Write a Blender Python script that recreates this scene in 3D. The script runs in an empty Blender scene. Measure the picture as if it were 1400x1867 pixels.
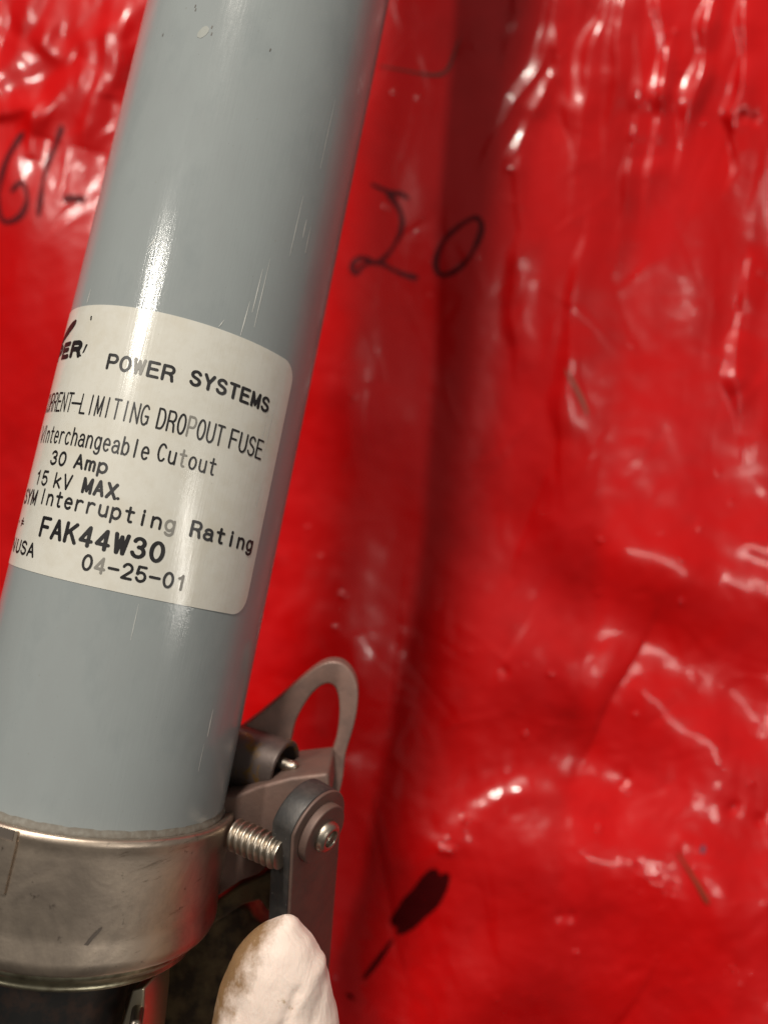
import bpy, bmesh, math, random
import numpy as np
from mathutils import Vector

# ------------------------------------------------------------------ basics
# Lengths below are in tube radii (1 unit = 30 mm); x right, y up, z towards the viewer; S turns them into metres.
S = 0.03
scene = bpy.context.scene
COL = scene.collection
F, CX, CY = 1400.0, 700.0, 933.5
def V3(*a): return np.array(a, float)
def nrm(v): v = np.asarray(v, float); return v/np.linalg.norm(v)
def W(p):
    p = np.asarray(p, float)
    return np.stack([p[..., 0], -p[..., 2], p[..., 1]], -1)*S
AX = nrm((.1894, 1, -.1177)); P0 = V3(-1.8472, 0, -6.3199)       # axis of the fuse tube
E1 = nrm(np.cross(AX, (0, 0, 1.0))); E2 = np.cross(E1, AX)

# ------------------------------------------------------------------ camera, world, lamps, exposure
cam_d = bpy.data.cameras.new('camera'); cam = bpy.data.objects.new('camera', cam_d); COL.objects.link(cam)
cam.location = (0, 0, 0); cam.rotation_euler = (math.radians(90), 0, 0)
cam_d.sensor_fit = 'VERTICAL'; cam_d.sensor_height = 7.6; cam_d.lens = 7.6*1400/1867
cam_d.clip_start = .01; cam_d.clip_end = 50
cam_d.dof.use_dof = True; cam_d.dof.focus_distance = 5.45*S; cam_d.dof.aperture_fstop = 1.9
scene.camera = cam

world = bpy.data.worlds.new('World'); scene.world = world; world.use_nodes = True
wt = world.node_tree; wn = wt.nodes; wn.clear()
wo = wn.new('ShaderNodeOutputWorld'); wb = wn.new('ShaderNodeBackground')
tc = wn.new('ShaderNodeTexCoord'); sp = wn.new('ShaderNodeSeparateXYZ'); rp = wn.new('ShaderNodeValToRGB')
mr = wn.new('ShaderNodeMapRange'); mr.inputs['From Min'].default_value = -1; mr.inputs['From Max'].default_value = 1
wt.links.new(tc.outputs['Generated'], sp.inputs[0]); wt.links.new(sp.outputs['Z'], mr.inputs['Value'])
wt.links.new(mr.outputs['Result'], rp.inputs[0]); mx_ = wn.new('ShaderNodeMapRange'); mx_.inputs['From Min'].default_value = -.95; mx_.inputs['From Max'].default_value = -.2; mx_.inputs['To Min'].default_value = .1
vm_ = wn.new('ShaderNodeVectorMath'); vm_.operation = 'SCALE'
wt.links.new(sp.outputs['X'], mx_.inputs['Value']); wt.links.new(rp.outputs[0], vm_.inputs[0]); wt.links.new(mx_.outputs[0], vm_.inputs['Scale']); wt.links.new(vm_.outputs[0], wb.inputs[0]); wt.links.new(wb.outputs[0], wo.inputs[0])
rp.color_ramp.elements[0].position = .2; rp.color_ramp.elements[0].color = (.30, .27, .23, 1)
rp.color_ramp.elements[1].position = .85; rp.color_ramp.elements[1].color = (.95, .93, .86, 1)
wb.inputs[1].default_value = .26

def lamp(name, direction, dist, sx, sy, watts, color, target=(-1.6, 0, -6.2), up=None):
    d = bpy.data.lights.new(name, 'AREA'); d.shape = 'RECTANGLE'; d.size = sx*S; d.size_y = sy*S
    d.energy = watts; d.color = color
    o = bpy.data.objects.new(name, d); COL.objects.link(o)
    p = np.array(target) + nrm(direction)*dist
    o.location = W(p)
    zz = Vector(W(nrm(direction))).normalized()
    uu = Vector(W(np.array(up if up is not None else AX))).normalized()
    xx = uu.cross(zz).normalized(); yy = zz.cross(xx)
    from mathutils import Matrix
    o.rotation_euler = Matrix((xx, yy, zz)).transposed().to_euler()
    return o
def ang(az, el):
    a, e = math.radians(az), math.radians(el)
    return (math.sin(a)*math.cos(e), math.sin(e), math.cos(a)*math.cos(e))
def perp(pa, axial):
    a, e = math.radians(pa), math.radians(axial)
    return E1*math.sin(a)*math.cos(e) + E2*math.cos(a)*math.cos(e) + AX*math.sin(e)
lamp('ceiling_lamp', ang(-6.5, 57), 60, 6, 6, 36, (1, .93, .82), up=(0, 0, 1))
lamp('work_lamp', perp(-33.5, 19.5), 26, .7, 4.0, 2.3, (1, .95, .86))
lamp('side_lamp', perp(44, 0), 26, .5, 10, .95, (1, .95, .86), up=AX*.46 - E1*.89*math.cos(.75) + E2*.89*math.sin(.75))

vs = scene.view_settings
scene.display_settings.display_device = 'sRGB'
vs.view_transform = 'Standard'; vs.look = 'None'; vs.exposure = 0; vs.gamma = 1; vs.use_curve_mapping = False

# ------------------------------------------------------------------ helpers
def at(px, py, z):
    """a point at depth z on the line of sight of photo position (px, py)"""
    return V3((px-CX)/F*(-z), -(py-CY)/F*(-z), z)
def frame(axis):
    a = nrm(axis); b = nrm(np.cross(a, (0, 0, 1.0))) if abs(a[2]) < .95 else nrm(np.cross(a, (0, 1.0, 0)))
    return a, b, np.cross(b, a)

def mk(name, verts, faces, mat, parent=None, uv=None, smooth=True, sharp=35, fmat=None):
    """one mesh object from points in tube radii"""
    me = bpy.data.meshes.new(name)
    w = W(np.asarray(verts, float))
    off = np.zeros(3)
    p = parent
    while p is not None: off = off + np.array(p.location); p = p.parent
    w = w - off
    me.from_pydata(w.tolist(), [], [tuple(int(i) for i in f) for f in faces])
    for m in (mat if isinstance(mat, (list, tuple)) else [mat]): me.materials.append(m)
    if uv is not None:
        l = me.uv_layers.new(name='UVMap')
        idx = np.empty(len(me.loops), np.int32); me.loops.foreach_get('vertex_index', idx)
        l.data.foreach_set('uv', np.asarray(uv, np.float32)[idx].ravel())
    if fmat is not None: me.polygons.foreach_set('material_index', np.asarray(fmat, np.int32))
    bm = bmesh.new(); bm.from_mesh(me)
    bmesh.ops.recalc_face_normals(bm, faces=bm.faces) if len(bm.faces) < 60000 else None
    bm.to_mesh(me); bm.free()
    if smooth:
        me.polygons.foreach_set('use_smooth', [True]*len(me.polygons))
        if sharp: me.set_sharp_from_angle(angle=math.radians(sharp))
    o = bpy.data.objects.new(name, me); COL.objects.link(o)
    if parent is not None: o.parent = parent
    return o

def grid_faces(nu, nv, closed_u=False):
    f = []
    for i in range(nu if closed_u else nu-1):
        for j in range(nv-1):
            a, b = i, (i+1) % nu
            f.append((a*nv+j, b*nv+j, b*nv+j+1, a*nv+j+1))
    return f

def lathe(name, origin, axis, profile, mat, parent=None, n=96, fr=None, caps=False, sharp=35, wob=None):
    """profile: (radius, distance along axis)"""
    a, b, c = fr if fr else frame(axis)
    vs_, uv = [], []
    for i in range(n):
        th = 2*math.pi*i/n
        for r, s in profile:
            rr = r*(1 + (wob(th, s) if wob else 0))
            vs_.append(np.asarray(origin) + a*s + rr*(math.sin(th)*b + math.cos(th)*c)); uv.append((th if th < math.pi else th-2*math.pi, s))
    fs = grid_faces(n, len(profile), True); m = len(profile)
    if caps:
        fs.append([i*m for i in range(n)]); fs.append([i*m+m-1 for i in range(n)])
    return mk(name, vs_, fs, mat, parent, uv, sharp=sharp)
TF = (AX, E1, E2)

def rounded(profile, r=.02, k=4):
    """round the corners of an open (r, s) profile"""
    out = [profile[0]]
    P = [np.array(p, float) for p in profile]
    for i in range(1, len(P)-1):
        a, b, c = P[i-1], P[i], P[i+1]
        d1, d2 = np.linalg.norm(a-b), np.linalg.norm(c-b)
        q = min(r, d1*.45, d2*.45)
        s, e = b+(a-b)/d1*q, b+(c-b)/d2*q
        for j in range(k+1):
            t = j/k; out.append(tuple((1-t)**2*s + 2*t*(1-t)*b + t*t*e))
    out.append(profile[-1])
    return out

def smooth_loop(pts, it=2):
    P = [np.array(p, float) for p in pts]
    for _ in range(it):
        Q = []
        for i in range(len(P)):
            a, b = P[i], P[(i+1) % len(P)]
            Q += [a*.75+b*.25, a*.25+b*.75]
        P = Q
    return P
def smooth_line(pts, it=3):
    P = [np.array(p, float) for p in pts]
    for _ in range(it):
        Q = [P[0]]
        for i in range(len(P)-1):
            a, b = P[i], P[i+1]; Q += [a*.75+b*.25, a*.25+b*.75]
        P = Q + [P[-1]]
    return P

def slab(name, front, depth, mat, parent, bevel=.03, sharp=40):
    """a solid cut to an outline (3-D front points) and given depth (a vector), edges rounded"""
    me = bpy.data.meshes.new('t'); bm = bmesh.new()
    vv = [bm.verts.new(p) for p in front]
    f = bm.faces.new(vv)
    r = bmesh.ops.extrude_face_region(bm, geom=[f])
    for e in r['geom']:
        if isinstance(e, bmesh.types.BMVert): e.co += Vector(depth)
    bmesh.ops.recalc_face_normals(bm, faces=bm.faces)
    if bevel:
        ed = [e for e in bm.edges if len(e.link_faces) == 2 and e.calc_face_angle(0) > .6]
        bmesh.ops.bevel(bm, geom=ed, offset=bevel, segments=3, affect='EDGES', profile=.5, clamp_overlap=True)
    bmesh.ops.triangulate(bm, faces=[f for f in bm.faces if len(f.verts) > 4])
    bm.verts.index_update()
    vv = [tuple(v.co) for v in bm.verts]; ff = [[v.index for v in f.verts] for f in bm.faces]; bm.free()
    return mk(name, vv, ff, mat, parent, sharp=sharp)

def empty(name, p, label, cat):
    o = bpy.data.objects.new(name, None); COL.objects.link(o)
    o.location = W(p); o.empty_display_size = .01
    o['label'] = label; o['category'] = cat
    return o

# ------------------------------------------------------------------ materials
class Mat:
    def __init__(self, name, color, rough=.5, metal=0, coat=0, coat_rough=.1, spec=.5):
        self.m = bpy.data.materials.new(name); self.m.use_nodes = True
        self.t = self.m.node_tree; self.b = self.t.nodes['Principled BSDF']
        self.b.inputs['Base Color'].default_value = (*color, 1); self.b.inputs['Roughness'].default_value = rough
        self.b.inputs['Metallic'].default_value = metal; self.b.inputs['Coat Weight'].default_value = coat
        self.b.inputs['Coat Roughness'].default_value = coat_rough; self.b.inputs['Specular IOR Level'].default_value = spec
        self.color = color; self._h = None
    def n(self, kind, **kw):
        x = self.t.nodes.new(kind)
        for k, v in kw.items():
            if k in x.inputs: x.inputs[k].default_value = v
            else: setattr(x, k, v)
        return x
    def l(self, a, b): self.t.links.new(a, b)
    def coords(self, src='Object', scale=(1, 1, 1)):
        c = self.n('ShaderNodeTexCoord'); mp = self.n('ShaderNodeMapping'); mp.inputs['Scale'].default_value = scale
        self.l(c.outputs[src], mp.inputs[0]); return mp.outputs[0]
    def noise(self, scale=1, src='Object', stretch=(1, 1, 1), detail=4, rough=.6, dist=0):
        x = self.n('ShaderNodeTexNoise'); x.inputs['Scale'].default_value = scale; x.inputs['Detail'].default_value = detail
        x.inputs['Roughness'].default_value = rough; x.inputs['Distortion'].default_value = dist
        self.l(self.coords(src, stretch), x.inputs['Vector']); return x.outputs['Fac']
    def ramp(self, fac, a, b, ca=(0, 0, 0), cb=(1, 1, 1)):
        r = self.n('ShaderNodeValToRGB'); e = r.color_ramp.elements
        e[0].position, e[1].position = a, b; e[0].color = (*ca, 1); e[1].color = (*cb, 1)
        self.l(fac, r.inputs[0]); return r.outputs[0]
    def tint(self, fac, color):
        """mix another colour over the base colour where fac is 1"""
        mx = self.n('ShaderNodeMix', data_type='RGBA'); inp = self.b.inputs['Base Color']
        if inp.links: self.l(inp.links[0].from_socket, mx.inputs[6])
        else: mx.inputs[6].default_value = inp.default_value
        mx.inputs[7].default_value = (*color, 1); self.l(fac, mx.inputs[0]); self.l(mx.outputs[2], inp); return self
    def rough(self, fac, lo, hi):
        r = self.n('ShaderNodeMapRange'); r.inputs['To Min'].default_value = lo; r.inputs['To Max'].default_value = hi
        self.l(fac, r.inputs['Value']); self.l(r.outputs[0], self.b.inputs['Roughness']); return self
    def bump(self, fac, strength=.2, dist=.0004):
        b = self.n('ShaderNodeBump'); b.inputs['Strength'].default_value = strength; b.inputs['Distance'].default_value = dist
        self.l(fac, b.inputs['Height'])
        if self._h is not None: self.l(self._h, b.inputs['Normal'])
        self._h = b.outputs[0]; self.l(self._h, self.b.inputs['Normal']); return self

paint = Mat('grey_paint', (.240, .260, .262), .2)
paint.tint(paint.ramp(paint.noise(3, 'UV', (1, .5, 1), 5), .35, .75), (.252, .276, .278))
paint.tint(paint.ramp(paint.noise(30, 'UV', (1, .6, 1), 3), .70, .76), (.20, .205, .19))
paint.tint(paint.ramp(paint.noise(1.6, 'UV', (1, .5, 1), 6, .65), .5, .7), (.215, .238, .242))
paint.tint(paint.ramp(paint.noise(70, 'UV', (1, .8, 1), 2, .5), .76, .79), (.12, .12, .11))
paint.rough(paint.noise(14, 'UV', (3, .25, 1), 5, .7), .07, .22)
paint.bump(paint.noise(9, 'UV', (6, .12, 1), 4, .7), .10, .0004)
paint.bump(paint.noise(60, 'UV', (1, .6, 1), 3, .6), .05, .0002)
PAINT = paint.m
grime = Mat('grime', (.12, .105, .085), .6); grime.tint(grime.ramp(grime.noise(700, detail=6), .45, .75), (.18, .172, .15)); grime.bump(grime.noise(1500), .3, .0002)
GRIME = grime.m
lab = Mat('label_paper', (.56, .545, .495), .3)
lab.tint(lab.ramp(lab.noise(6, 'UV', (1, 1, 1), 6, .7), .45, .75), (.51, .485, .425))
lab.tint(lab.ramp(lab.noise(40, 'UV', (1, 1, 1), 4, .7), .68, .78), (.42, .40, .34))
lab.tint(lab.ramp(lab.noise(85, 'UV', (1, 1.3, 1), 2, .5), .74, .77), (.22, .19, .15))
lab.tint(lab.ramp(lab.noise(2.2, 'UV', (1, 1, 1), 5, .6), .52, .72), (.52, .49, .42))
lab.rough(lab.noise(12, 'UV', (3, .4, 1), 5), .10, .26)
lab.bump(lab.noise(10, 'UV', (5, .2, 1), 4), .08, .0004)
LABEL = lab.m
INK = Mat('black_ink', (.012, .011, .012), .38).m
WORN_GLARE = Mat('worn_glare_ink', (.20, .19, .17), .4).m  # worn print, with lamp glare over the letters painted in as grey
steel = Mat('dull_plated_steel', (.57, .47, .38), .4, 1)
steel.tint(steel.ramp(steel.noise(70, detail=7, rough=.7, dist=.8), .42, .62), (.42, .345, .285))
steel.tint(steel.ramp(steel.noise(60, stretch=(1, 1, 6), detail=6, rough=.75), .6, .68), (.30, .24, .19))
steel.tint(steel.ramp(steel.noise(420, detail=4), .66, .74), (.16, .13, .11))
steel.rough(steel.noise(90, detail=6), .30, .58); steel.bump(steel.noise(700, detail=5), .14, .0003); steel.bump(steel.noise(90, detail=3), .10, .0008)
STEEL = steel.m
lip = Mat('weathered_brass_steel', (.42, .39, .28), .38, 1); lip.tint(lip.ramp(lip.noise(160, detail=5), .4, .6), (.22, .19, .13)); lip.bump(lip.noise(500), .2, .0003)
LIP = lip.m
cast = Mat('brown_cast_bronze', (.165, .10, .08), .55, .45)
cast.tint(cast.ramp(cast.noise(120, detail=6), .4, .7), (.12, .078, .066)); cast.rough(cast.noise(200), .45, .7); cast.bump(cast.noise(900, detail=5), .2, .0004)
CAST = cast.m
olive = Mat('tarnished_bronze', (.17, .13, .065), .55, .5); olive.tint(olive.ramp(olive.noise(180, detail=6), .4, .6), (.06, .045, .028)); olive.bump(olive.noise(700), .25, .0004)
OLIVE = olive.m
rust = Mat('rust_spotted_steel', (.095, .07, .062), .5, .5); rust.tint(rust.ramp(rust.noise(230, detail=6, dist=1), .52, .62), (.15, .08, .02)); rust.tint(rust.ramp(rust.noise(120, detail=4), .3, .45, (1, 1, 1), (0, 0, 0)), (.04, .035, .04)); rust.bump(rust.noise(600), .2, .0003)
RUST = rust.m
dark = Mat('dark_grey_metal', (.045, .042, .041), .5, .5); dark.tint(dark.ramp(dark.noise(250, detail=6), .45, .65), (.07, .062, .057)); dark.tint(dark.ramp(dark.noise(900), .7, .76), (.32, .31, .30)); dark.bump(dark.noise(800), .2, .0003)
DARK = dark.m
bolt = Mat('bright_plated_steel', (.40, .345, .285), .3, 1); bolt.rough(bolt.noise(400), .24, .5); bolt.bump(bolt.noise(1200), .1, .0002)
BOLT = bolt.m
black = Mat('blackened_metal', (.06, .057, .056), .35, .7); black.tint(black.ramp(black.noise(300, detail=5), .45, .6), (.10, .07, .06)); black.rough(black.noise(200), .25, .5)
BLACK = black.m
STRAP = Mat('pale_brass', (.55, .48, .36), .35, 1).m
DIRT = Mat('dark_smear', (.075, .06, .05), .6).m
SCR_GLINT = Mat('pale_scratch_glint', (.6, .6, .57), .4).m  # pale tone for scratches and for painted reflection streaks

# ------------------------------------------------------------------ red plastic sheet
rng = np.random.RandomState(7)
def perlin(x, y, seed):
    r = np.random.RandomState(seed); N = 256
    g = r.uniform(0, 2*np.pi, (N, N)); gx, gy = np.cos(g), np.sin(g)
    xi, yi = np.floor(x).astype(int), np.floor(y).astype(int); fx, fy = x-xi, y-yi
    u, v = fx**3*(fx*(6*fx-15)+10), fy**3*(fy*(6*fy-15)+10)
    def d(a, b): i, j = (xi+a) % N, (yi+b) % N; return gx[i, j]*(fx-a) + gy[i, j]*(fy-b)
    return ((1-u)*(1-v)*d(0, 0) + u*(1-v)*d(1, 0) + (1-u)*v*d(0, 1) + u*v*d(1, 1))*1.5
def fbm(x, y, seed, o=4, g=.5):
    s = 0
    for k in range(o): s = s + g**k*perlin(x*2**k+3.1*k, y*2**k+1.7*k, seed+k)
    return s
def sstep(a, b, x): t = np.clip((x-a)/(b-a), 0, 1); return t*t*(3-2*t)
Z0, TY = -12.5, .10
# folds: (points x, y of the crest, height, half width), positions in photo pixels at the sheet's distance
FOLDS = [
 ([(1030, -220), (1014, -60), (1008, 0), (988, 85), (975, 130), (938, 185), (890, 260), (860, 330)], 0.097, 6.8, 33),
 ([(1030, 80), (1003, 140), (988, 180), (965, 215), (930, 290), (905, 350)], 0.078, 6.8, 22),
 ([(1130, -220), (1120, -60), (1105, 20), (1085, 62), (1072, 110), (1065, 180), (1060, 215), (1048, 290), (1036, 380), (1030, 430)], 0.092, 6.8, 28),
 ([(1140, -220), (1138, -60), (1136, 0), (1124, 70), (1118, 130), (1112, 200), (1100, 290), (1092, 350)], 0.069, 5.5, 33),
 ([(1072, 290), (1064, 430), (1052, 500), (1042, 580), (1035, 640), (1022, 700), (1016, 780), (1018, 860), (1024, 980)], 0.106, 7.4, 38),
 ([(1190, -160), (1190, -60), (1196, 0), (1210, 55), (1214, 110), (1205, 200), (1190, 290)], 0.064, 5.5, 22),
 ([(1240, 20), (1222, 90), (1206, 130), (1200, 180), (1192, 260), (1178, 360), (1160, 420)], 0.069, 6.8, 28),
 ([(1306, -140), (1296, -20), (1288, 50), (1282, 110), (1268, 165), (1252, 215), (1235, 280), (1225, 350)], 0.101, 8.1, 25),
 ([(1340, -220), (1345, -60), (1352, 0), (1355, 60), (1353, 130), (1346, 180), (1338, 210), (1342, 240), (1344, 290), (1330, 330), (1300, 370)], 0.092, 6.2, 33),
 ([(948, -120), (945, -20), (940, 40), (925, 80), (900, 140)], 0.064, 5.5, 22),
 ([(950, 270), (945, 320), (943, 360), (944, 430)], 0.055, 5.5, 16),
 ([(958, 380), (944, 440), (935, 500), (936, 560), (942, 640), (944, 720)], 0.074, 7.4, 33),
 ([(1366, 440), (1354, 540), (1344, 630), (1340, 700), (1346, 770), (1352, 860)], 0.092, 7.4, 33),
 ([(1000, 40), (1030, 160), (1040, 260)], 0.037, 6.2, 22),
 ([(1160, 40), (1166, 160), (1150, 280), (1130, 400), (1120, 520)], 0.046, 7.4, 33),
 ([(960, 960), (1080, 1000), (1200, 1040), (1320, 1085), (1450, 1130), (1600, 1180)], .24, 75, 95),
 ([(930, 1180), (1050, 1240), (1180, 1310), (1300, 1370), (1420, 1430), (1560, 1470)], .17, 60, 85),
 ([(1080, 1200), (1160, 1240), (1260, 1330), (1380, 1420), (1500, 1450)], .035, 26, 40),
 ([(700, 1600), (800, 1580), (900, 1550), (1040, 1570), (1200, 1610), (1350, 1640), (1600, 1680)], .40, 130, 135),
 ([(740, 1600), (800, 1550), (870, 1490), (920, 1450), (1000, 1440), (1080, 1470)], .06, 18, 30),
 ([(720, 1960), (800, 1860), (900, 1790), (1000, 1800), (1120, 1880)], .30, 80, 90),
 ([(1190, 900), (1290, 940), (1360, 985), (1450, 1000), (1540, 1000)], .05, 26, 50),
 ([(1000, 1180), (1060, 1270), (1100, 1340), (1170, 1420), (1230, 1500)], .03, 24, 40),
 ([(700, 700), (640, 1000), (600, 1250)], .12, 70, 70),
 ([(720, 1190), (820, 1200), (920, 1200), (1040, 1230), (1120, 1270)], .26, 100, 130),
 ([(1200, 1440), (1230, 1500), (1260, 1570), (1290, 1640), (1330, 1720)], .05, 14, 40),
 ([(590, 1340), (620, 1280), (660, 1220), (650, 1150)], .06, 18, 40),
 ([(630, 1380), (650, 1440), (680, 1530), (700, 1600)], .06, 20, 40),
 ([(80, -120), (60, -20), (45, 60), (20, 120), (-30, 170)], .07, 18, 36),
 ([(120, -20), (90, 30), (70, 65), (85, 95), (130, 110)], .06, 14, 30),
 ([(215, -40), (205, 40), (198, 90), (190, 140), (168, 210), (150, 270)], .08, 13, 36),
 ([(240, -20), (228, 60), (214, 120), (200, 180)], .06, 13, 30),
 ([(150, 110), (120, 165), (98, 200), (80, 250)], .06, 12, 30),
 ([(-40, 215), (20, 200), (60, 192), (66, 230), (56, 290)], .06, 11, 24),
]
PITS = [(1355, 212), (1375, 217), (920, 1225), (1330, 1478), (1385, 1495), (1140, 1420), (1020, 1670), (1340, 1470), (1040, 1670)]
_r = np.random.RandomState(5)
BEADS = [(_r.uniform(560, 1400), _r.uniform(20, 1850), _r.uniform(.6, 1.3)) for _ in range(55)] + [(_r.uniform(1120, 1260), _r.uniform(1560, 1660), .8) for _ in range(16)] + \
 [(_r.uniform(1180, 1400), _r.uniform(1680, 1867), .8) for _ in range(10)] + [(848, 1495, 1.6), (806, 1550, 2), (820, 1552, 2.2), (955, 1340, 1.4), (1140, 1440, 1.3), (625, 1085, 1.6), (612, 1145, 1.3)]
CREASES = []
for n_, xr, yr, a0, sd_, lr, ar in ((12, (900, 1420), (-150, 420), 98, 8, (100, 260), (.012, .028)), (26, (-60, 270), (-60, 300), 112, 40, (30, 90), (.015, .035)),
                                    (5, (640, 1420), (1000, 1880), 38, 20, (60, 150), (.005, .012)), (8, (900, 1420), (560, 1000), 84, 16, (60, 160), (.005, .012)), (5, (600, 900), (60, 1200), 95, 20, (60, 160), (.005, .01))):
    for _ in range(n_):
        t_ = math.radians(a0 + _r.normal()*sd_); CREASES.append((_r.uniform(*xr), _r.uniform(*yr), math.cos(t_), math.sin(t_), _r.uniform(*lr), _r.uniform(*ar)*(1 if _r.rand() < .75 else -1), _r.uniform(7, 13)))
for n_, xr, yr, a0, sd_, lr, ar in ((90, (640, 1430), (-60, 1000), 92, 28, (30, 150), (.003, .0075)), (80, (620, 1430), (950, 1900), 45, 45, (30, 120), (.0025, .007)), (30, (-40, 300), (-40, 520), 105, 40, (30, 90), (.003, .008))):
    for _ in range(n_):
        t_ = math.radians(a0 + _r.normal()*sd_); CREASES.append((_r.uniform(*xr), _r.uniform(*yr), math.cos(t_), math.sin(t_), _r.uniform(*lr), _r.uniform(*ar)*(1 if _r.rand() < .6 else -1), _r.uniform(2.6, 4.5)))
def sheet_height(X, Y):
    """height of the sheet towards the viewer over its mean plane"""
    wx = X + 14*fbm(X/110, Y/170, 51, 2); wy = Y + 14*fbm(X/110+9, Y/170, 61, 2)
    up = sstep(1000, 150, Y); up_right = up*sstep(830, 1000, X); up_left = sstep(420, 60, Y)*sstep(330, 120, X)
    h = .24*fbm(X/420, Y/700, 11, 2) + .05*fbm(X/150, Y/330, 21, 2)
    h += .028*fbm(wx/70, wy/90, 41, 2)*up_left
    h += .05*fbm((wx+.7*wy)/330, (wy-.7*wx)/210, 71, 1)*sstep(900, 1250, Y)
    h += .004*fbm(X/34, Y/90, 121, 2)*up_right + .010*fbm(X/60, Y/60, 131, 2)*(1-up) + .0035*fbm(X/26, Y/24, 161, 2)*sstep(1000, 1300, Y)
    h += 1.3*np.clip((Y-700)/1000, 0, 2)**2
    h += .0012*fbm(wx/16, wy/22, 81, 2)*(.4+up)
    # crumple creases: short straight-ish sharp lines, mostly along the gathers at the top, criss-cross at the left, slanting below
    for cx_, cy_, dx_, dy_, ln, a, w in CREASES:
        m = (np.abs(X-cx_) < ln+30) & (np.abs(Y-cy_) < ln+30)
        if not m.any(): continue
        ex, ey = X[m]-cx_, Y[m]-cy_; u = ex*dx_+ey*dy_; v = ex*dy_-ey*dx_ + 6*np.sin(u/38+cx_)
        h[m] += a*np.clip(1-(u/ln)**2, 0, 1)**1.5*np.where(v > 0, np.exp(-(v/(w*3.2))**2), np.exp(-(v/(w*1.3))**2))
    wx = X + 7*fbm(X/120, Y/150, 91, 2)
    wy = Y
    wob = 1 + .45*fbm(X/110, Y/120, 99, 2); wobl = 1 + .25*fbm(X/400, Y/400, 98, 1)
    for pts, a, w, w2 in FOLDS:
        P = np.array(smooth_line(pts, 2)); n = len(P)-1
        x0, y0 = P.min(0) - 3*w2; x1, y1 = P.max(0) + 3*w2
        m = (X > x0) & (X < x1) & (Y > y0) & (Y < y1)
        if not m.any(): continue
        xx, yy = wx[m], wy[m]; bb = np.full(xx.shape, 1e9); tq = np.zeros(xx.shape); sg = np.zeros(xx.shape)
        for i in range(n):
            d = P[i+1]-P[i]; k = np.clip(((xx-P[i, 0])*d[0]+(yy-P[i, 1])*d[1])/(d@d), 0, 1)
            ex, ey = xx-P[i, 0]-k*d[0], yy-P[i, 1]-k*d[1]
            q = np.hypot(ex, ey); s = q < bb
            bb[s] = q[s]; tq[s] = (i+k[s])/n; sg[s] = np.sign(ex*d[1]-ey*d[0])[s]
        # a pleat: short rise on the left of the crest, long fall on its right, dying out at both ends
        side = sg if P[-1][1] > P[0][1] + 10 else -sg
        ww = np.where(side > 0, w2, w*1.3)
        if w < 12 and P[:, 0].min() > 850 and P[:, 1].min() < 620:
            # gathers at the top right: a flat left flank of even steepness, its width swelling and shrinking along the fold
            sl = (.47 + .15*(xx-1060)/290)*(1 + .06*fbm(xx/90, yy/150, 141, 1)); wl = w*2.5*(.25+.75*np.sin(np.pi*np.clip(tq, 0, 1)))*np.clip(1+.8*fbm(xx/300, yy/110, 151, 2), .5, 1.7)*sstep(0, .35, tq)*sstep(1, .65, tq) + 1e-3
            tt_ = 1-bb/wl; fl = .5*(tt_+np.sqrt(tt_*tt_+.03))
            h[m] += np.where(side > 0, np.exp(-(bb/w2)**2)*1.0075, fl*np.exp(-np.clip(bb-wl, 0, 99)/6))*sl*wl*.0089
            continue
        h[m] += a*(wob if w < 30 else wobl)[m]*np.sin(np.pi*np.clip(tq, 0, 1))**.9*np.exp(-(bb/ww)**2)
    for x, y, q in BEADS:
        r = 3.6*q; m = (np.abs(X-x) < 4*r) & (np.abs(Y-y) < 4*r)
        h[m] += .022*q*np.exp(-((X[m]-x)**2+(Y[m]-y)**2)/r**2)
    for x, y in PITS:
        m = (np.abs(X-x) < 40) & (np.abs(Y-y) < 40)
        h[m] -= .035*np.exp(-((X[m]-x)**2+.6*(Y[m]-y)**2)/8**2)
    return h
def sheet_point(X, Y, lift=0):
    X, Y = np.asarray(X, float), np.asarray(Y, float)
    # photo position -> place on the sheet's mean plane z = Z0 + TY*y
    dx, dy = (X-CX)/F, -(Y-CY)/F
    k = -Z0/(1+TY*dy)
    h = sheet_height(X, Y) + lift
    k = k - h
    return np.stack([dx*k, dy*k, -k], -1)

red = Mat('red_vinyl', (.505, .0008, .0012), .27, coat=.42, coat_rough=.09, spec=.22)
cr_ = red.n('ShaderNodeMapRange'); cr_.inputs['From Min'].default_value = .35; cr_.inputs['From Max'].default_value = .65; cr_.inputs['To Min'].default_value = .05; cr_.inputs['To Max'].default_value = .22
red.l(red.noise(18, detail=4), cr_.inputs['Value']); red.l(cr_.outputs[0], red.b.inputs['Coat Roughness'])
red.tint(red.ramp(red.noise(14, detail=6, rough=.65, dist=.5), .42, .72), (.50, .005, .007))
red.tint(red.ramp(red.noise(30, detail=5, rough=.6), .5, .75), (.42, .001, .0015))
red.rough(red.noise(25, detail=6, rough=.7), .22, .48)
red.bump(red.noise(60, detail=2, rough=.5), .10, .0012); red.bump(red.noise(300, detail=2), .03, .0004)
RED = red.m
step = 3.0
gx = np.r_[np.linspace(-760, -330, 16), np.arange(-300, 1701, step), np.linspace(1730, 2350, 20)]; gy = np.r_[np.linspace(-2600, -330, 50), np.arange(-300, 2101, step), np.linspace(2130, 3600, 40)]
GX, GY = np.meshgrid(gx, gy, indexing='ij')
SV = sheet_point(GX, GY).reshape(-1, 3)
nu, nv = len(gx), len(gy)
ii, jj = np.meshgrid(np.arange(nu-1), np.arange(nv-1), indexing='ij')
a = (ii*nv+jj).ravel()
SF = np.stack([a, a+1, a+nv+1, a+nv], -1)
sheet = mk('red_plastic_sheet', SV, SF.tolist(), RED, sharp=None)
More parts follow.
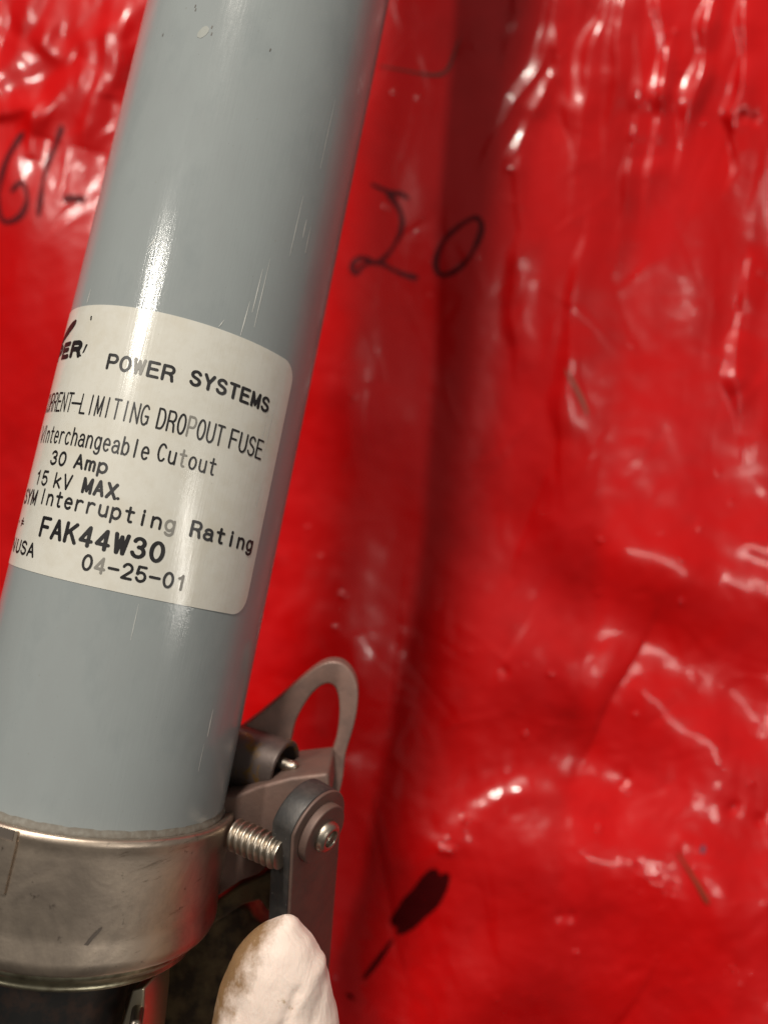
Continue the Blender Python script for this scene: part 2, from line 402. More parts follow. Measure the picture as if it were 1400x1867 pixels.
sheet['label'] = 'wrinkled glossy red plastic sheet behind the fuse with black handwritten numbers'
sheet['category'] = 'plastic sheet'

def stroke(pts, width, lift=.012, wv=0):
    """a pen line on the sheet: verts, faces"""
    P = np.array(smooth_line(pts, 3)); n = len(P)
    # resample finely
    L = np.r_[0, np.cumsum(np.hypot(*np.diff(P, axis=0).T))]; m = max(8, int(L[-1]/2.5)); u = np.linspace(0, L[-1], m)
    P = np.stack([np.interp(u, L, P[:, 0]), np.interp(u, L, P[:, 1])], -1)
    T = np.gradient(P, axis=0); T /= np.linalg.norm(T, axis=1)[:, None]+1e-9; N = np.stack([-T[:, 1], T[:, 0]], -1)
    wd = width*(.85 + .3*np.sin(np.arange(m)*.17+pts[0][0])*np.cos(np.arange(m)*.07)) if np.isscalar(width) else np.interp(np.linspace(0, 1, m), np.linspace(0, 1, len(width)), width)
    e = np.minimum(np.arange(m), np.arange(m)[::-1])/3.0; wd = wd*np.sqrt(np.clip(e, .3, 1))
    K = 7; o = np.linspace(-.5, .5, K)
    Q = P[:, None, :] + N[:, None, :]*(wd[:, None, None]*o[None, :, None])
    vv = sheet_point(Q[..., 0], Q[..., 1], lift).reshape(-1, 3)
    return vv, grid_faces(m, K)
def strokes(name, lst, mat, lift=.012):
    vv, ff, k = [], [], 0
    for q, (pts, w) in enumerate(lst):
        v, f = stroke(pts, w, lift+q*.002); vv.append(v); ff += [[i+k for i in g] for g in f]; k += len(v)
    return mk(name, np.concatenate(vv), ff, mat, sheet, sharp=None)
mark = Mat('marker_ink', (.07, .004, .007), .5, spec=.15)
mark.tint(mark.ramp(mark.noise(300, detail=4), .4, .7), (.13, .006, .009)); MARK = mark.m
SHADOWMARK = Mat('painted_shadow_red', (.045, .001, .0015), .7, spec=.05).m  # dark red for a small hard shadow painted on the sheet
strokes('handwriting', [
 ([(44, 240), (28, 262), (12, 290), (2, 325), (-6, 370), (4, 404), (22, 404), (42, 390), (52, 362), (46, 336), (36, 330), (20, 350)], 10),
 ([(114, 228), (104, 258), (86, 300), (78, 330), (74, 365), (70, 394)], 9),
 ([(116, 361), (136, 361), (156, 362)], 18)], MARK)
strokes('handwriting', [
 ([(676, 335), (692, 342), (712, 352), (728, 352), (746, 362)], 11),
 ([(704, 348), (720, 368), (733, 392), (733, 418), (720, 446), (702, 470), (686, 482), (664, 468), (646, 474), (640, 492), (652, 500), (660, 482), (690, 476), (716, 492), (740, 502), (762, 507)], 10),
 ([(876, 398), (862, 396), (836, 412), (808, 438), (794, 468), (794, 494), (808, 504), (832, 494), (858, 468), (874, 434), (880, 410), (872, 398)], 11)], MARK)
strokes('painted_shadow', [([(797, 1586), (784, 1602), (764, 1626), (744, 1652), (724, 1676), (716, 1688)], [20, 29, 24, 31, 25, 20]),
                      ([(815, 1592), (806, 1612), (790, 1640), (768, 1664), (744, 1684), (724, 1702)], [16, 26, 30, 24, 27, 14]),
                      ([(716, 1712), (700, 1736), (684, 1758), (662, 1786)], [5, 9, 11, 6])], SHADOWMARK)  # these dark strokes and the dab below paint a hard cast shadow
strokes('painted_shadow', [([(632, 1812), (646, 1822)], 12)], SHADOWMARK)
strokes('pen_speck', [([(1282, 1540), (1280, 1556)], 9)], Mat('blue_grey_stain', (.10, .03, .06), .5).m)
SEAM = Mat('grey_green_scuff', (.13, .035, .03), .6, spec=.2).m
strokes('scuff', [([(690, 120), (724, 126), (764, 134), (800, 138), (816, 128), (826, 104), (838, 70)], [2, 3, 3, 6, 7, 5, 2])], SEAM)
strokes('scuff', [([(1030, 672), (1046, 700), (1060, 728), (1072, 756)], [3, 8, 9, 5])], Mat('brown_scuff', (.25, .05, .03), .5).m)
# splinter lying on the sheet
sp_ = []
for k, (x, y, r) in enumerate([(1236, 1556, .012), (1252, 1582, .016), (1272, 1614, .026), (1286, 1640, .03), (1291, 1648, .012)]):
    c = sheet_point([x], [y], .012)[0]
    for q in range(8):
        th = q*math.pi/4; sp_.append(c + V3(math.cos(th)*r*1.1, math.cos(th)*r*.6, math.sin(th)*r*.7))
fs = [[k*8+q, k*8+(q+1) % 8, (k+1)*8+(q+1) % 8, (k+1)*8+q] for k in range(4) for q in range(8)] + [list(range(8)), list(range(32, 40))]
spl = Mat('tan_fibre', (.20, .035, .016), .6, spec=.2)
o = mk('splinter', sp_, fs, spl.m); o['label'] = 'tiny tan splinter stuck on the red sheet at lower right'; o['category'] = 'splinter'

# ------------------------------------------------------------------ the fuse
fuse = empty('dropout_fuse', P0 + AX*-5.6, 'grey tubular fuse with white printed label, metal collar and bolted bracket', 'fuse')
TOP = 13.0
prof = [(1.0, -2.4)] + [(1.0, -2.2 + k*(TOP+2.2)/40) for k in range(41)] + [(.97, TOP+.03), (.0, TOP+.03)]
tube = lathe('tube', P0, AX, prof, PAINT, fuse, 192, TF)
# upper end cap (out of the photo)
lathe('end_cap', P0, AX, rounded([(1.005, TOP-.4), (1.08, TOP-.4), (1.08, TOP+.35), (.5, TOP+.45), (.5, TOP+.9), (0.0, TOP+.9)], .05), STEEL, fuse, 96, TF)

def cyl(th, t, r):
    th, t = np.asarray(th, float), np.asarray(t, float)
    return P0 + t[..., None]*AX + r*(np.sin(th)[..., None]*E1 + np.cos(th)[..., None]*E2)
SK = -.0305
# label: rounded-corner wrap
ta, tb, th0, th1, rc = 1.340, -.648, -1.55, 1.150, .15
cols = np.unique(np.r_[np.linspace(th0, th1, 120), np.linspace(th1-rc, th1, 24), np.linspace(th0, th0+rc, 24)])
M = 14; vv, uv = [], []
for th in cols:
    e = max(0, th-(th1-rc), (th0+rc)-th); cut = rc - math.sqrt(max(rc*rc-e*e, 0))
    for k in range(M):
        rr = .9985 if k in (0, M-1) else 1.003
        kk = min(max(k-1, 0), M-3)/(M-3)
        t = (tb+cut)*(1-kk) + (ta-cut)*kk
        vv.append(cyl(th, t+SK*th, rr)); uv.append((th, t))
label = mk('label', vv, grid_faces(len(cols), M), LABEL, tube, uv, sharp=35)
# close the right and left edge down to the tube
# printed lines
# a single-stroke alphabet in a box 1 wide and 1 high (descenders below 0); arcs are (cx, cy, rx, ry, from, to)
def arc(cx, cy, rx, ry, a, b, n=14):
    return [(cx+rx*math.cos(math.radians(a+(b-a)*i/n)), cy+ry*math.sin(math.radians(a+(b-a)*i/n))) for i in range(n+1)]
X_ = .70
GLYPH = {
 'A': [[(0, 0), (.5, 1), (1, 0)], [(.2, .33), (.8, .33)]], 'C': [arc(.52, .5, .50, .5, 42, 318, 22)],
 'D': [[(0, 0), (0, 1), (.45, 1)] + arc(.45, .5, .53, .5, 90, -90) + [(0, 0)]], 'E': [[(.95, 1), (0, 1), (0, 0), (1, 0)], [(0, .53), (.85, .53)]],
 'F': [[(.97, 1), (0, 1), (0, 0)], [(0, .52), (.82, .52)]], 'G': [arc(.5, .5, .5, .5, 45, 318, 22), [(.93, .1), (.96, .44), (.55, .44)]],
 'I': [[(.5, 0), (.5, 1)]], 'K': [[(0, 0), (0, 1)], [(.95, 1), (0, .38)], [(.36, .62), (1, 0)]], 'L': [[(0, 1), (0, 0), (.95, 0)]],
 'M': [[(0, 0), (0, 1), (.5, .12), (1, 1), (1, 0)]], 'N': [[(0, 0), (0, 1), (1, 0), (1, 1)]], 'O': [arc(.5, .5, .5, .5, 90, 450, 26)],
 'P': [[(0, 0), (0, 1), (.55, 1)] + arc(.6, .73, .4, .27, 90, -90) + [(0, .46)]],
 'R': [[(0, 0), (0, 1), (.55, 1)] + arc(.6, .75, .38, .25, 90, -90) + [(0, .5)], [(.55, .5), (.85, .36), (.97, 0)]],
 'S': [arc(.5, .76, .44, .24, 20, 200, 12) + arc(.5, .5, .47, .0, 180, 180, 1)[:0] + [(.2, .6), (.75, .47)] + arc(.5, .26, .48, .26, 30, -165, 14)],
 'T': [[(0, 1), (1, 1)], [(.5, 1), (.5, 0)]], 'U': [[(0, 1), (0, .34)] + arc(.5, .34, .5, .34, 180, 360) + [(1, 1)]], 'V': [[(0, 1), (.5, 0), (1, 1)]],
 'W': [[(0, 1), (.24, 0), (.5, .88), (.76, 0), (1, 1)]], 'X': [[(0, 1), (1, 0)], [(0, 0), (1, 1)]], 'Y': [[(0, 1), (.5, .45), (1, 1)], [(.5, .45), (.5, 0)]],
 'a': [[(.12, .55)] + arc(.5, .50, .4, .20, 150, 0, 8) + [(.9, .12), (1, 0)], arc(.44, .2, .42, .2, 65, 295, 14) + [(.9, .15)], [(.6, .385), (.9, .42)]],
 'b': [[(.06, 1), (.06, 0)], arc(.5, .35, .44, .35, 150, -150, 20)], 'c': [arc(.5, .35, .46, .35, 45, 315, 18)],
 'e': [[(.08, .37), (.93, .37)] + arc(.5, .35, .45, .35, 5, 315, 20)], 'g': [arc(.47, .36, .42, .34, 30, 330, 18), [(.92, .69), (.92, -.08)] + arc(.5, -.06, .42, .22, 0, -150, 10)],
 'h': [[(.06, 1), (.06, 0)], [(.06, .45)] + arc(.5, .43, .42, .27, 150, 0, 10) + [(.92, 0)]], 'i': [[(.5, .68), (.5, 0)], [(.5, .96), (.5, .88)]],
 'k': [[(.06, 1), (.06, 0)], [(.85, .68), (.06, .26)], [(.35, .43), (.95, 0)]], 'l': [[(.5, 1), (.5, 0)]],
 'm': [[(0, .68), (0, 0)], [(0, .5)] + arc(.26, .48, .24, .20, 150, 0, 8) + [(.5, 0)], [(.5, .5)] + arc(.76, .48, .24, .20, 150, 0, 8) + [(1, 0)]],
 'n': [[(.06, .68), (.06, 0)], [(.06, .45)] + arc(.5, .42, .42, .27, 150, 0, 10) + [(.92, 0)]], 'o': [arc(.5, .35, .46, .35, 90, 450, 22)],
 'p': [[(.06, .68), (.06, -.28)], arc(.5, .35, .44, .35, 150, -150, 20)], 'r': [[(.15, .68), (.15, 0)], [(.15, .42)] + arc(.6, .42, .42, .27, 150, 55, 8)],
 't': [[(.45, .95), (.45, .14)] + arc(.67, .14, .22, .14, 180, 300, 6), [(.08, .68), (.88, .68)]], 'u': [[(.08, .68), (.08, .26)] + arc(.5, .26, .42, .26, 180, 340, 10), [(.92, .68), (.92, 0)]],
 '0': [arc(.5, .5, .47, .5, 90, 450, 26)], '1': [[(.18, .78), (.42, .84), (.56, 1), (.56, 0)]], '2': [arc(.5, .70, .45, .30, 165, -35, 14) + [(.03, 0), (1, 0)]],
 '3': [arc(.48, .76, .40, .24, 165, -90, 14) + arc(.48, .27, .47, .27, 88, -165, 14)], '4': [[(.98, .26), (0, .26), (.72, 1), (.72, 0)]],
 '5': [[(.9, 1), (.16, 1), (.08, .5)] + arc(.5, .31, .46, .31, 145, -160, 16)], '-': [[(.0, .46), (1, .46)]], '.': [[(.42, .03), (.58, .03)]],
 '#': [[(.15, .3), (.95, .3)], [(.05, .62), (.85, .62)], [(.2, 0), (.5, 1)]],
}
WIDE = {'I': .5, 'i': .5, 'l': .5}
def ink_line(pts, pen):
    """ribbon with round ends drawn by an elliptical pen (half widths)"""
    P = np.array(pts, float)/pen
    L = np.r_[0, np.cumsum(np.hypot(*np.diff(P, axis=0).T))]; m = max(3, int(L[-1]/.7)+2)
    u = np.unique(np.r_[L, np.linspace(0, L[-1], m)]); u = u[np.r_[True, np.diff(u) > 1e-4]]
    Q = np.stack([np.interp(u, L, P[:, 0]), np.interp(u, L, P[:, 1])], -1)
    vv, ff = [], []
    for p, q in zip(Q[:-1], Q[1:]):                                   # a capsule for every short piece
        d = q-p; a = math.atan2(d[1], d[0]); k = len(vv); n = 6
        vv += [q+(math.cos(a-math.pi/2+math.pi*i/n), math.sin(a-math.pi/2+math.pi*i/n)) for i in range(n+1)]
        vv += [p+(math.cos(a+math.pi/2+math.pi*i/n), math.sin(a+math.pi/2+math.pi*i/n)) for i in range(n+1)]
        ff.append(list(range(k, k+2*n+2)))
    return np.array(vv)*pen, ff
def words(name, items):
    """items: (text, th start, th end, baseline t, cap height, pen half widths (th, t), indices of letters greyed by wear and painted lamp glare)"""
    vv, ff, fm, k, z = [], [], [], 0, 0
    for text, a, b, t, h, pen, faint in items:
        n = len(text); adv = (b-a)/(n-.2); w = adv*.80 - pen[0]*2*.6
        for i, ch in enumerate(text):
            for st in GLYPH[ch]:
                st = np.array(st)*(w, h) + (a + adv*i + pen[0], t)
                v, f = ink_line(st, np.array(pen))
                for g in f:
                    q = v[g]; rr = 1.0048 + .00002*(z % 40); z += 1
                    vv.append(P0 + (q[:, 1]+SK*q[:, 0])[:, None]*AX + rr*(np.sin(q[:, 0])[:, None]*E1 + np.cos(q[:, 0])[:, None]*E2))
                    ff.append([j+k for j in range(len(q))]); k += len(q); fm.append(1 if i in faint else 0)
    return mk(name, np.concatenate(vv), ff, [INK, WORN_GLARE], label, smooth=False, fmat=fm)
N_, T_, L_ = (.0085, .0095), (.0058, .0078), (.0068, .0072)
words('printed_line', [('POWER', -.330, .172, .872, .100, (.011, .0105), (2,)), ('SYSTEMS', .282, .930, .889, .098, (.012, .011), ())])
words('printed_line', [('CURRENT', -1.075, -.572, .526, .136, T_, ()), ('-', -.580, -.470, .525, .140, T_, ()), ('LIMITING', -.478, .070, .522, .138, T_, ()), ('DROPOUT', .128, .604, .522, .140, (.0066, .0078), (3,)), ('FUSE', .655, .962, .529, .136, (.0075, .008), ())])
words('printed_line', [('V', -.985, -.90, .285, .125, T_, ()), ('Interchangeable', -.905, .126, .286, .122, L_, ()), ('Cutout', .180, .600, .301, .120, L_, (2,))])
words('printed_line', [('30', -.672, -.493, .130, .092, N_, ()), ('Amp', -.408, -.132, .131, .092, (.0095, .0095), ())])
words('printed_line', [('15', -.835, -.648, -.029, .097, (.008, .009), ()), ('kV', -.565, -.392, -.031, .099, (.008, .009), ()), ('MAX', -.292, -.032, -.028, .096, (.012, .0105), ()), ('.', -.045, .015, -.026, .098, N_, ())])
words('printed_line', [('SYM', -1.03, -.745, -.183, .102, (.009, .009), ()), ('Interrupting', -.690, .404, -.163, .102, N_, (11,)), ('Rating', .512, 1.075, -.160, .104, (.011, .010), ())])
words('printed_line', [('.', -1.06, -1.0, -.33, .1, N_, ()), ('#', -.945, -.865, -.355, .060, (.006, .006), ()), ('FAK44W30', -.592, .368, -.387, .127, (.0145, .0125), ())])
words('printed_line', [('N', -1.08, -.96, -.545, .09, N_, ()), ('USA', -.910, -.600, -.546, .088, (.0095, .009), ()), ('04-25-01', -.160, .566, -.546, .098, (.0092, .0095), (1, 7))])
def flat_shape(name, polys, mat, parent, r=1.0056):
    """ink shapes: outlines in (th, t) on the tube"""
    vv, ff, k = [], [], 0
    for pl in polys:
        bm = bmesh.new(); bm.faces.new([bm.verts.new((p[0], p[1], 0)) for p in pl])
        bmesh.ops.triangulate(bm, faces=bm.faces)
        for c in np.arange(-1.5, 1.5, .05):
            bmesh.ops.bisect_plane(bm, geom=bm.verts[:]+bm.edges[:]+bm.faces[:], plane_co=(c, 0, 0), plane_no=(1, 0, 0))
        bm.verts.index_update()
        q = np.array([tuple(v.co) for v in bm.verts]); vv.append(cyl(q[:, 0], q[:, 1]+SK*q[:, 0], r)); ff += [[v.index+k for v in f.verts] for f in bm.faces]; k += len(q); bm.free()
    return mk(name, np.concatenate(vv), ff, mat, parent, smooth=False)
words('printed_logo', [('PER', -1.12, -.630, .95, .10, (.022, .019), ())])
flat_shape('printed_logo', [smooth_loop([(-1.25, 1.03), (-1.12, 1.10), (-.97, 1.19), (-.83, 1.245), (-.79, 1.235), (-.80, 1.19), (-.90, 1.13), (-1.02, 1.085), (-1.10, 1.06), (-1.2, 1.0)], 2),
                            [(-.60, 1.253), (-.585, 1.253), (-.58, 1.222), (-.595, 1.222)],
                            [(-.575, 1.035), (-.555, 1.035), (-.575, .975), (-.595, .965)], [(-.62, .955), (-.602, .955), (-.602, .943), (-.62, .943)]], INK, label)
# scratches on label and tube; the right-edge ones paint bright reflection streaks
def scratch_glint(lst, mat, parent, r=1.002):
    for a, t0, t1, s, w in lst:
        flat_shape('scratch_glint', [[(a-w*.4, t0), (a+s*.5-w, (t0+t1)/2), (a+s-w*.2, t1), (a+s+w*.2, t1), (a+s*.5+w*.6, (t0*.6+t1*.4)), (a+w*.4, t0)]], mat, parent, r)
scratch_glint([(.62, 1.55, 1.9, .01, .004), (.66, 1.45, 2.0, .01, .003), (.57, 1.35, 1.62, .015, .004), (.83, 2.1, 2.6, .01, .003), (.92, 2.3, 2.45, .0, .005), (.98, 2.2, 2.42, .0, .004), (.95, 2.9, 3.5, .005, .003),
     (-.70, 1.36, 1.47, .008, .004), (-.22, 1.80, 1.90, .06, .002), (1.02, -1.55, -1.35, .0, .006), (1.0, -1.8, -1.6, .0, .003), (.28, -.95, -.70, .0, .002), (.40, 1.35, 1.42, .03, .002)], SCR_GLINT, tube)
scratch_glint([(.985, .55, 1.05, .012, .003), (.93, .55, .9, .01, .002), (1.02, .15, .40, .01, .003)], SCR_GLINT, label, 1.0045)

flat_shape('stain', [smooth_loop([(-.235, 3.49), (-.205, 3.56), (-.165, 3.585), (-.135, 3.555), (-.15, 3.51), (-.19, 3.47)], 2)], Mat('dried_splash', (.275, .285, .265), .3).m, tube, 1.0015)
for a_, t_ in ((-.125, 3.575), (-.115, 3.52), (-.30, 3.74), (-.29, 3.71), (-.556, 3.53), (.33, 3.53)):
    flat_shape('nick', [[(a_-.004, t_-.012), (a_+.004, t_-.014), (a_+.007, t_+.010), (a_+.001, t_+.014)]], DIRT, tube, 1.002)

# grime line where tube enters collar
lathe('grime_ring', P0, AX, [(1.0004, -2.218), (1.004, -2.232), (1.012, -2.248), (1.02, -2.27), (1.02, -2.3)], GRIME, tube, 160, TF, wob=lambda th, s: .003*math.sin(th*23)*math.cos(th*41+1) if s > -2.2 else .002*math.sin(th*31))
# collar
cp = rounded([(1.018, -2.45), (1.022, -2.262), (1.085, -2.255), (1.10, -2.29), (1.09, -2.36), (1.095, -2.9), (1.115, -3.06), (1.09, -3.125), (1.03, -3.13)], .03)
collar = lathe('collar', P0, AX, cp, STEEL, fuse, 192, TF, wob=lambda th, s: .004*math.sin(th*3+1)+.002*math.sin(th*7))
lathe('collar_lip', P0, AX, rounded([(1.04, -3.10), (1.045, -3.17), (1.0, -3.20), (.975, -3.235), (.985, -3.26), (.95, -3.285), (.50, -3.30)], .02), LIP, fuse, 160, TF)
lathe('lower_ferrule', P0, AX, rounded([(.56, -3.25), (.56, -5.3), (.50, -5.5), (0, -5.5)], .05), BLACK, fuse, 96, TF)
def ring_patch(name, pts, mat, r=1.101):
    return flat_shape(name, [pts], mat, collar, r)
ring_patch('scuff', smooth_loop([(.48, -2.78), (.485, -2.80), (.44, -2.87), (.41, -2.93), (.405, -2.99), (.37, -3.0), (.34, -2.985), (.36, -2.95), (.40, -2.90), (.43, -2.84)], 1), DIRT)
# overlap seam of the collar band at its left
def seg(th_a, th_b, t_a, t_b, r0, r1, name, mat, parent):
    vv = []; N = 14
    for i in range(N):
        th = th_a + (th_b-th_a)*i/(N-1)
        for r, t in ((r0, t_a), (r1, t_a), (r1, t_b), (r0, t_b), (r0, t_a)): vv.append(cyl(th, t, r))
    return mk(name, vv, grid_faces(N, 5) + [[0, 1, 2, 3], [(N-1)*5+q for q in range(4)]], mat, parent, sharp=30)
seg(-.60, -.135, -2.272, -2.335, 1.07, 1.104, 'band_slot', DIRT, collar)
seg(-.60, -.105, -2.335, -2.66, 1.07, 1.112, 'band_tab', STEEL, collar)
seg(-.128, -.108, -2.27, -2.66, 1.07, 1.113, 'band_tab', STEEL, collar)

# ------------------------------------------------------------------ bracket parts at the right of the collar
N1 = nrm((.80, -.28, .53))          # the direction in which stud, screw and pin point
def px2(x, y): return (380 + x/4.447, 1180 + y/4.447)
# loop that a hook stick grabs
outer = [(130, 760), (250, 665), (350, 590), (500, 470), (650, 340), (780, 228), (890, 145), (985, 108), (1085, 122), (1160, 190), (1205, 290), (1217, 400), (1200, 560), (1158, 720), (1115, 850), (1098, 960), (1092, 1060), (1060, 1200), (1030, 1300)]
inner = [(940, 1300), (955, 1100), (962, 960), (990, 870), (1030, 770), (1056, 620), (1062, 480), (1050, 380), (1018, 312), (965, 292), (895, 322), (815, 405), (740, 530), (690, 640), (668, 760), (640, 860), (560, 1000), (330, 1000), (150, 1000)]
lo = [at(*px2(*p), -6.85) for p in smooth_loop(outer+inner, 2)]
loopm = Mat('worn_bronze', (.27, .165, .135), .5, .45); loopm.tint(loopm.ramp(loopm.noise(140, detail=6), .4, .65), (.20, .13, .11)); loopm.bump(loopm.noise(700, detail=5), .25, .0004)
slab('pull_loop', lo, (0, .0, -.22), loopm.m, fuse, .07, 50)
# barrel with pin
NB = nrm((.93, -.16, .36))
bc = at(*px2(622, 1005), -6.48)
lathe('hinge_barrel', bc - NB*1.0, NB, rounded([(.205, .3), (.205, 1.0), (.255, 1.0), (.255, 0), (.205, 0)], .02), RUST, fuse, 64)
pc = at(*px2(698, 975), -6.40)
lathe('pin', pc - NB*.5, NB, rounded([(.052, 0), (.052, .5), (.035, .53), (0, .53)], .02), BOLT, fuse, 32)
# bracket arm running from the collar to the lever
arm = [(405, 1462), (430, 1457), (470, 1440), (530, 1424), (600, 1416), (602, 1470), (540, 1560), (492, 1586), (470, 1604), (440, 1614), (402, 1640), (370, 1655), (380, 1500)]
slab('bracket_arm', [at(x, y-7, -6.18) for x, y in arm], (0, 0, -.72), CAST, fuse, .035)
# lever: rounded bar with washer and screw on its outer face
LC = at(*px2(716, 1372), -6.02); T = .20
a_, b_, c_ = frame(N1)
upv = nrm(AX*1.0 - N1*(AX@N1)); sd = np.cross(upv, N1)
if sd[0] < 0: sd = -sd
R = .32
pts = [LC + R*(math.cos(t)*sd + math.sin(t)*upv) for t in np.linspace(0, math.pi, 28)]
dn = nrm(V3(.42, -1, .0)); dn = nrm(dn - N1*(dn@N1))
pts += [LC - R*sd + dn*3.2, LC + R*sd + dn*3.2]
slab('lever', pts, N1*T, DARK, fuse, .02, 30)
WC = LC + N1*(T+.0)
slab('lever_face_tint', [p + N1*(T-.004) for p in pts], N1*.03, CAST, fuse, .012, 30)  # thin brown layer: the sheet's red reflection painted onto the grey bar
WC = WC + N1*.026
lathe('washer', WC - N1*.005, N1, rounded([(0.08, 0), (.235, 0), (.235, .075), (.08, .075)], .015), CAST, fuse, 64)
hx = [(.125, .05), (.125, .085), (.112, .115), (.09, .132), (.066, .133), (.06, .085), (0, .08)]
lathe('button_screw', WC, N1, rounded(hx, .012), BOLT, fuse, 48)
# threaded stud
SB = at(428, 1521, -5.98); SD = nrm(at(509, 1555, -5.78) - SB)
n, m = 72, 110; Ls = .46; vv = []
for i in range(n):
    th = 2*math.pi*i/n
    a1, b1, c1 = frame(SD)
    for j in range(m):
        s = Ls*j/(m-1); ph = (s/.060 - th/(2*math.pi)) % 1; r = .124 - .026*(.5+.5*math.cos(2*math.pi*ph))**1.4
        if s > Ls-.025: r = min(.112, .118-(s-Ls+.025)*.3)
        vv.append(SB + a1*s + r*(math.sin(th)*b1 + math.cos(th)*c1))
mk('threaded_stud', vv, grid_faces(n, m, True) + [[i*m+m-1 for i in range(n)]], BOLT, fuse, sharp=50)
# hinge casting behind and below
slab('hinge_block', [at(x, y, -6.45) for x, y in [(385, 1650), (440, 1612), (476, 1598), (512, 1575), (516, 1660), (488, 1664), (474, 1642), (446, 1650), (405, 1676), (380, 1690)]], (0, 0, -.35), OLIVE, fuse, .03)
slab('hinge_casting', [at(x, y, -6.6) for x, y in smooth_loop([(190, 1740), (330, 1700), (400, 1660), (452, 1650), (466, 1680), (484, 1690), (520, 1680), (522, 1780), (520, 1900), (520, 2080), (150, 2080), (150, 1800)], 1)], (0, 0, -.5), OLIVE, fuse, .06)
# strap below the collar and its small screw
slab('strap', [at(x, y, -5.62) for x, y in [(240, 1806), (263, 1800), (262, 1840), (246, 1990), (216, 1990), (222, 1868)]], (.10, 0, -.35), STRAP, fuse, .02)
lathe('strap_screw', at(248, 1866, -5.5), (.2, -.1, 1), rounded([(.045, -.2), (.045, .02), (.03, .04), (0, .045)], .01), BOLT, fuse, 24)

# ------------------------------------------------------------------ gloved hand
def blob_chain(bm, pts):
    """tapered round limb through (x, y, z, radius)"""
    P = smooth_line([np.array(p, float) for p in pts], 2)
    # denser balls
    for a, b in zip(P[:-1], P[1:]):
        k = max(1, int(np.linalg.norm(a[:3]-b[:3])/(.35*min(a[3], b[3]))))
        for j in range(k):
            q = a + (b-a)*j/k
            r = bmesh.ops.create_icosphere(bm, subdivisions=3, radius=q[3])
            for v in r['verts']: v.co += Vector(q[:3])
    r = bmesh.ops.create_icosphere(bm, subdivisions=3, radius=P[-1][3])
    for v in r['verts']: v.co += Vector(P[-1][:3])
def p4(px, py, z, r): return (*at(px, py, z), r)
bm = bmesh.new()
ZT = -5.35
# thumb, lying along the picture, tip upwards: outline measured from left and right edges
TH = [(1668, 512, 536), (1676, 494, 549), (1690, 470, 556), (1710, 444, 574), (1740, 424, 590), (1775, 409, 600), (1815, 397, 608), (1867, 388, 617), (1930, 384, 622), (2000, 382, 624), (2080, 384, 622), (2170, 380, 634), (2260, 372, 650)]
rows, NT = [], 40
vv, ff = [], []
for y, xl, xr in TH:
    c = at((xl+xr)/2, y, ZT); w = (xr-xl)/2/F*(-ZT)
    for q in range(NT):
        th = 2*math.pi*q/NT; vv.append(c + V3(math.cos(th)*w, 0, math.sin(th)*w*.80))
ring0 = len(vv)
vv.append(at(522, 1660, ZT)); vv.append(at(510, 2260, ZT))
for k in range(len(TH)-1):
    for q in range(NT): ff.append([k*NT+q, k*NT+(q+1) % NT, (k+1)*NT+(q+1) % NT, (k+1)*NT+q])
for q in range(NT):
    ff.append([ring0, (q+1) % NT, q]); ff.append([ring0+1, (len(TH)-1)*NT+q, (len(TH)-1)*NT+(q+1) % NT])
bv = [bm.verts.new(p) for p in vv]
for f in ff: bm.faces.new([bv[i] for i in f])
# palm and wrist below the photo's edge, four fingers curled round the lower end of the fuse
pm = at(480, 2420, -5.75)
blob_chain(bm, [(*at(500, 2200, -5.45), .40), (*at(500, 2330, -5.6), .5), (*pm, .62)])
for k in range(4):
    b = pm + V3(-.05+.05*k, .35-.42*k, -.55)
    blob_chain(bm, [(*pm, .5), (*b, .42)])
    L = [1.0, 1.08, 1.0, .8][k]; r = [.27, .28, .27, .23][k]
    lower = P0 + AX*(b[1]-P0[1])/AX[1]
    blob_chain(bm, [(*b, r*1.25), (*(b+V3(-.45*L, .10, -.42)), r*1.1), (*(b+V3(-1.05*L, .14, -.38)), r), (*(b+V3(-1.55*L, .14, .05)), r*.95), (*(b+V3(-1.72*L, .12, .45)), r*.8)])
blob_chain(bm, [(*pm, .6), (*(pm+V3(.05, -.9, -.35)), .85), (*(pm+V3(.35, -1.9, -.4)), .78), (*(pm+V3(.8, -3.2, -.3)), .75)])
bmesh.ops.recalc_face_normals(bm, faces=bm.faces)
tm = bpy.data.meshes.new('t'); bm.to_mesh(tm); bm.free()
to = bpy.data.objects.new('t', tm); COL.objects.link(to)
md = to.modifiers.new('r', 'REMESH'); md.mode = 'VOXEL'; md.voxel_size = .03
ms = to.modifiers.new('s', 'SMOOTH'); ms.iterations = 10; ms.factor = .5
dg = bpy.context.evaluated_depsgraph_get(); em = bpy.data.meshes.new_from_object(to.evaluated_get(dg))
hv = np.array([tuple(v.co) for v in em.vertices]); hn = np.array([tuple(v.normal) for v in em.vertices]); hf = [list(p.vertices) for p in em.polygons]
bpy.data.objects.remove(to)
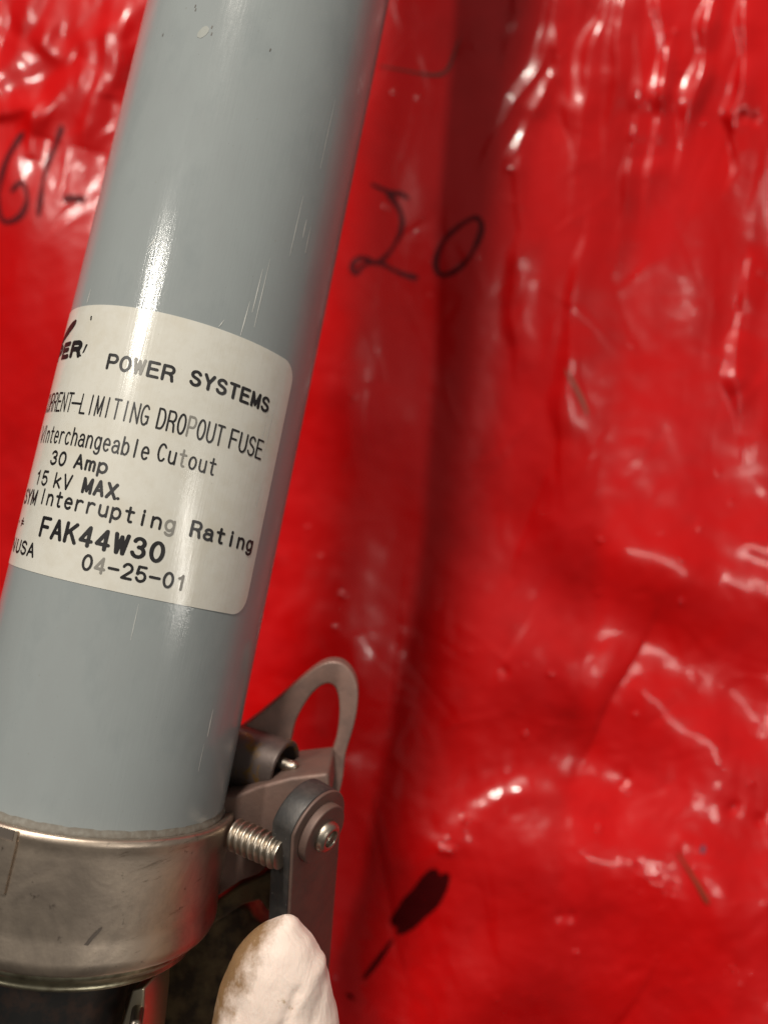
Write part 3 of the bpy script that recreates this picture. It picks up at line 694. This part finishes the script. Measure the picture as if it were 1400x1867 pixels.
# slack folds of the glove
x, y = hv[:, 0]*3.2 + hv[:, 2], hv[:, 1]*3.2
d = .022*(fbm(x*.35+.4*y, y*.25-.2*x, 201, 2)) + .006*(1-2*np.abs(fbm(x*.9+y*1.1, y*.7-x*.6, 211, 2)))
def crease(p, q, a, w):
    p, q = at(*p, -5.0)[:2], at(*q, -5.0)[:2]; dd = q-p
    k = np.clip(((hv[:, 0]-p[0])*dd[0]+(hv[:, 1]-p[1])*dd[1])/(dd@dd), 0, 1)
    return a*np.exp(-(np.hypot(hv[:, 0]-p[0]-k*dd[0], hv[:, 1]-p[1]-k*dd[1])/w)**2)*(hv[:, 2] > -5.4)
d += crease((545, 1735), (575, 1790), -.010, .05) + crease((585, 1800), (520, 1867), .016, .05) + crease((540, 1830), (505, 1900), -.035, .035) + crease((470, 1780), (430, 1867), -.015, .04) + crease((590, 1840), (566, 1890), -.012, .035)
hv = hv + hn*d[:, None]
glove = Mat('white_work_glove', (.67, .545, .48), .55)
gm = glove.n('ShaderNodeTexCoord'); sx = glove.n('ShaderNodeSeparateXYZ'); glove.l(gm.outputs['Object'], sx.inputs[0])
nz = glove.noise(160, detail=6, rough=.7)
# dirt rubbed in on the side that touched the metal
ml_ = glove.n('ShaderNodeMath', operation='MULTIPLY_ADD'); glove.l(sx.outputs['Z'], ml_.inputs[0]); ml_.inputs[1].default_value = -.5; glove.l(sx.outputs['X'], ml_.inputs[2])
mrx = glove.n('ShaderNodeMapRange'); mrx.inputs['From Min'].default_value = .002; mrx.inputs['From Max'].default_value = -.014
glove.l(ml_.outputs[0], mrx.inputs['Value'])
mul = glove.n('ShaderNodeMath', operation='MULTIPLY_ADD'); glove.l(nz, mul.inputs[0]); mul.inputs[1].default_value = .9; 
sub = glove.n('ShaderNodeMath', operation='SUBTRACT'); glove.l(mrx.outputs[0], sub.inputs[0]); sub.inputs[1].default_value = .55
glove.l(sub.outputs[0], mul.inputs[2])
glove.tint(glove.ramp(mul.outputs[0], .42, .72), (.21, .12, .055))
glove.tint(glove.ramp(glove.noise(330, detail=5), .66, .74), (.35, .24, .15))
glove.b.inputs['Subsurface Weight'].default_value = .2; glove.b.inputs['Subsurface Radius'].default_value = (.0015, .0008, .0006)
glove.bump(glove.noise(150, stretch=(1, 1, .45), detail=5, dist=1.2), .45, .0012); glove.bump(glove.noise(900, detail=4), .3, .0003)
HB = at(510, 1800, ZT)
hand = bpy.data.objects.new('gloved_hand', None); COL.objects.link(hand); hand.location = W(HB)
hand['label'] = 'thumb of a dirty white work glove gripping the fuse bracket from below'; hand['category'] = 'hand'
mk('glove', hv, hf, glove.m, hand, sharp=None)
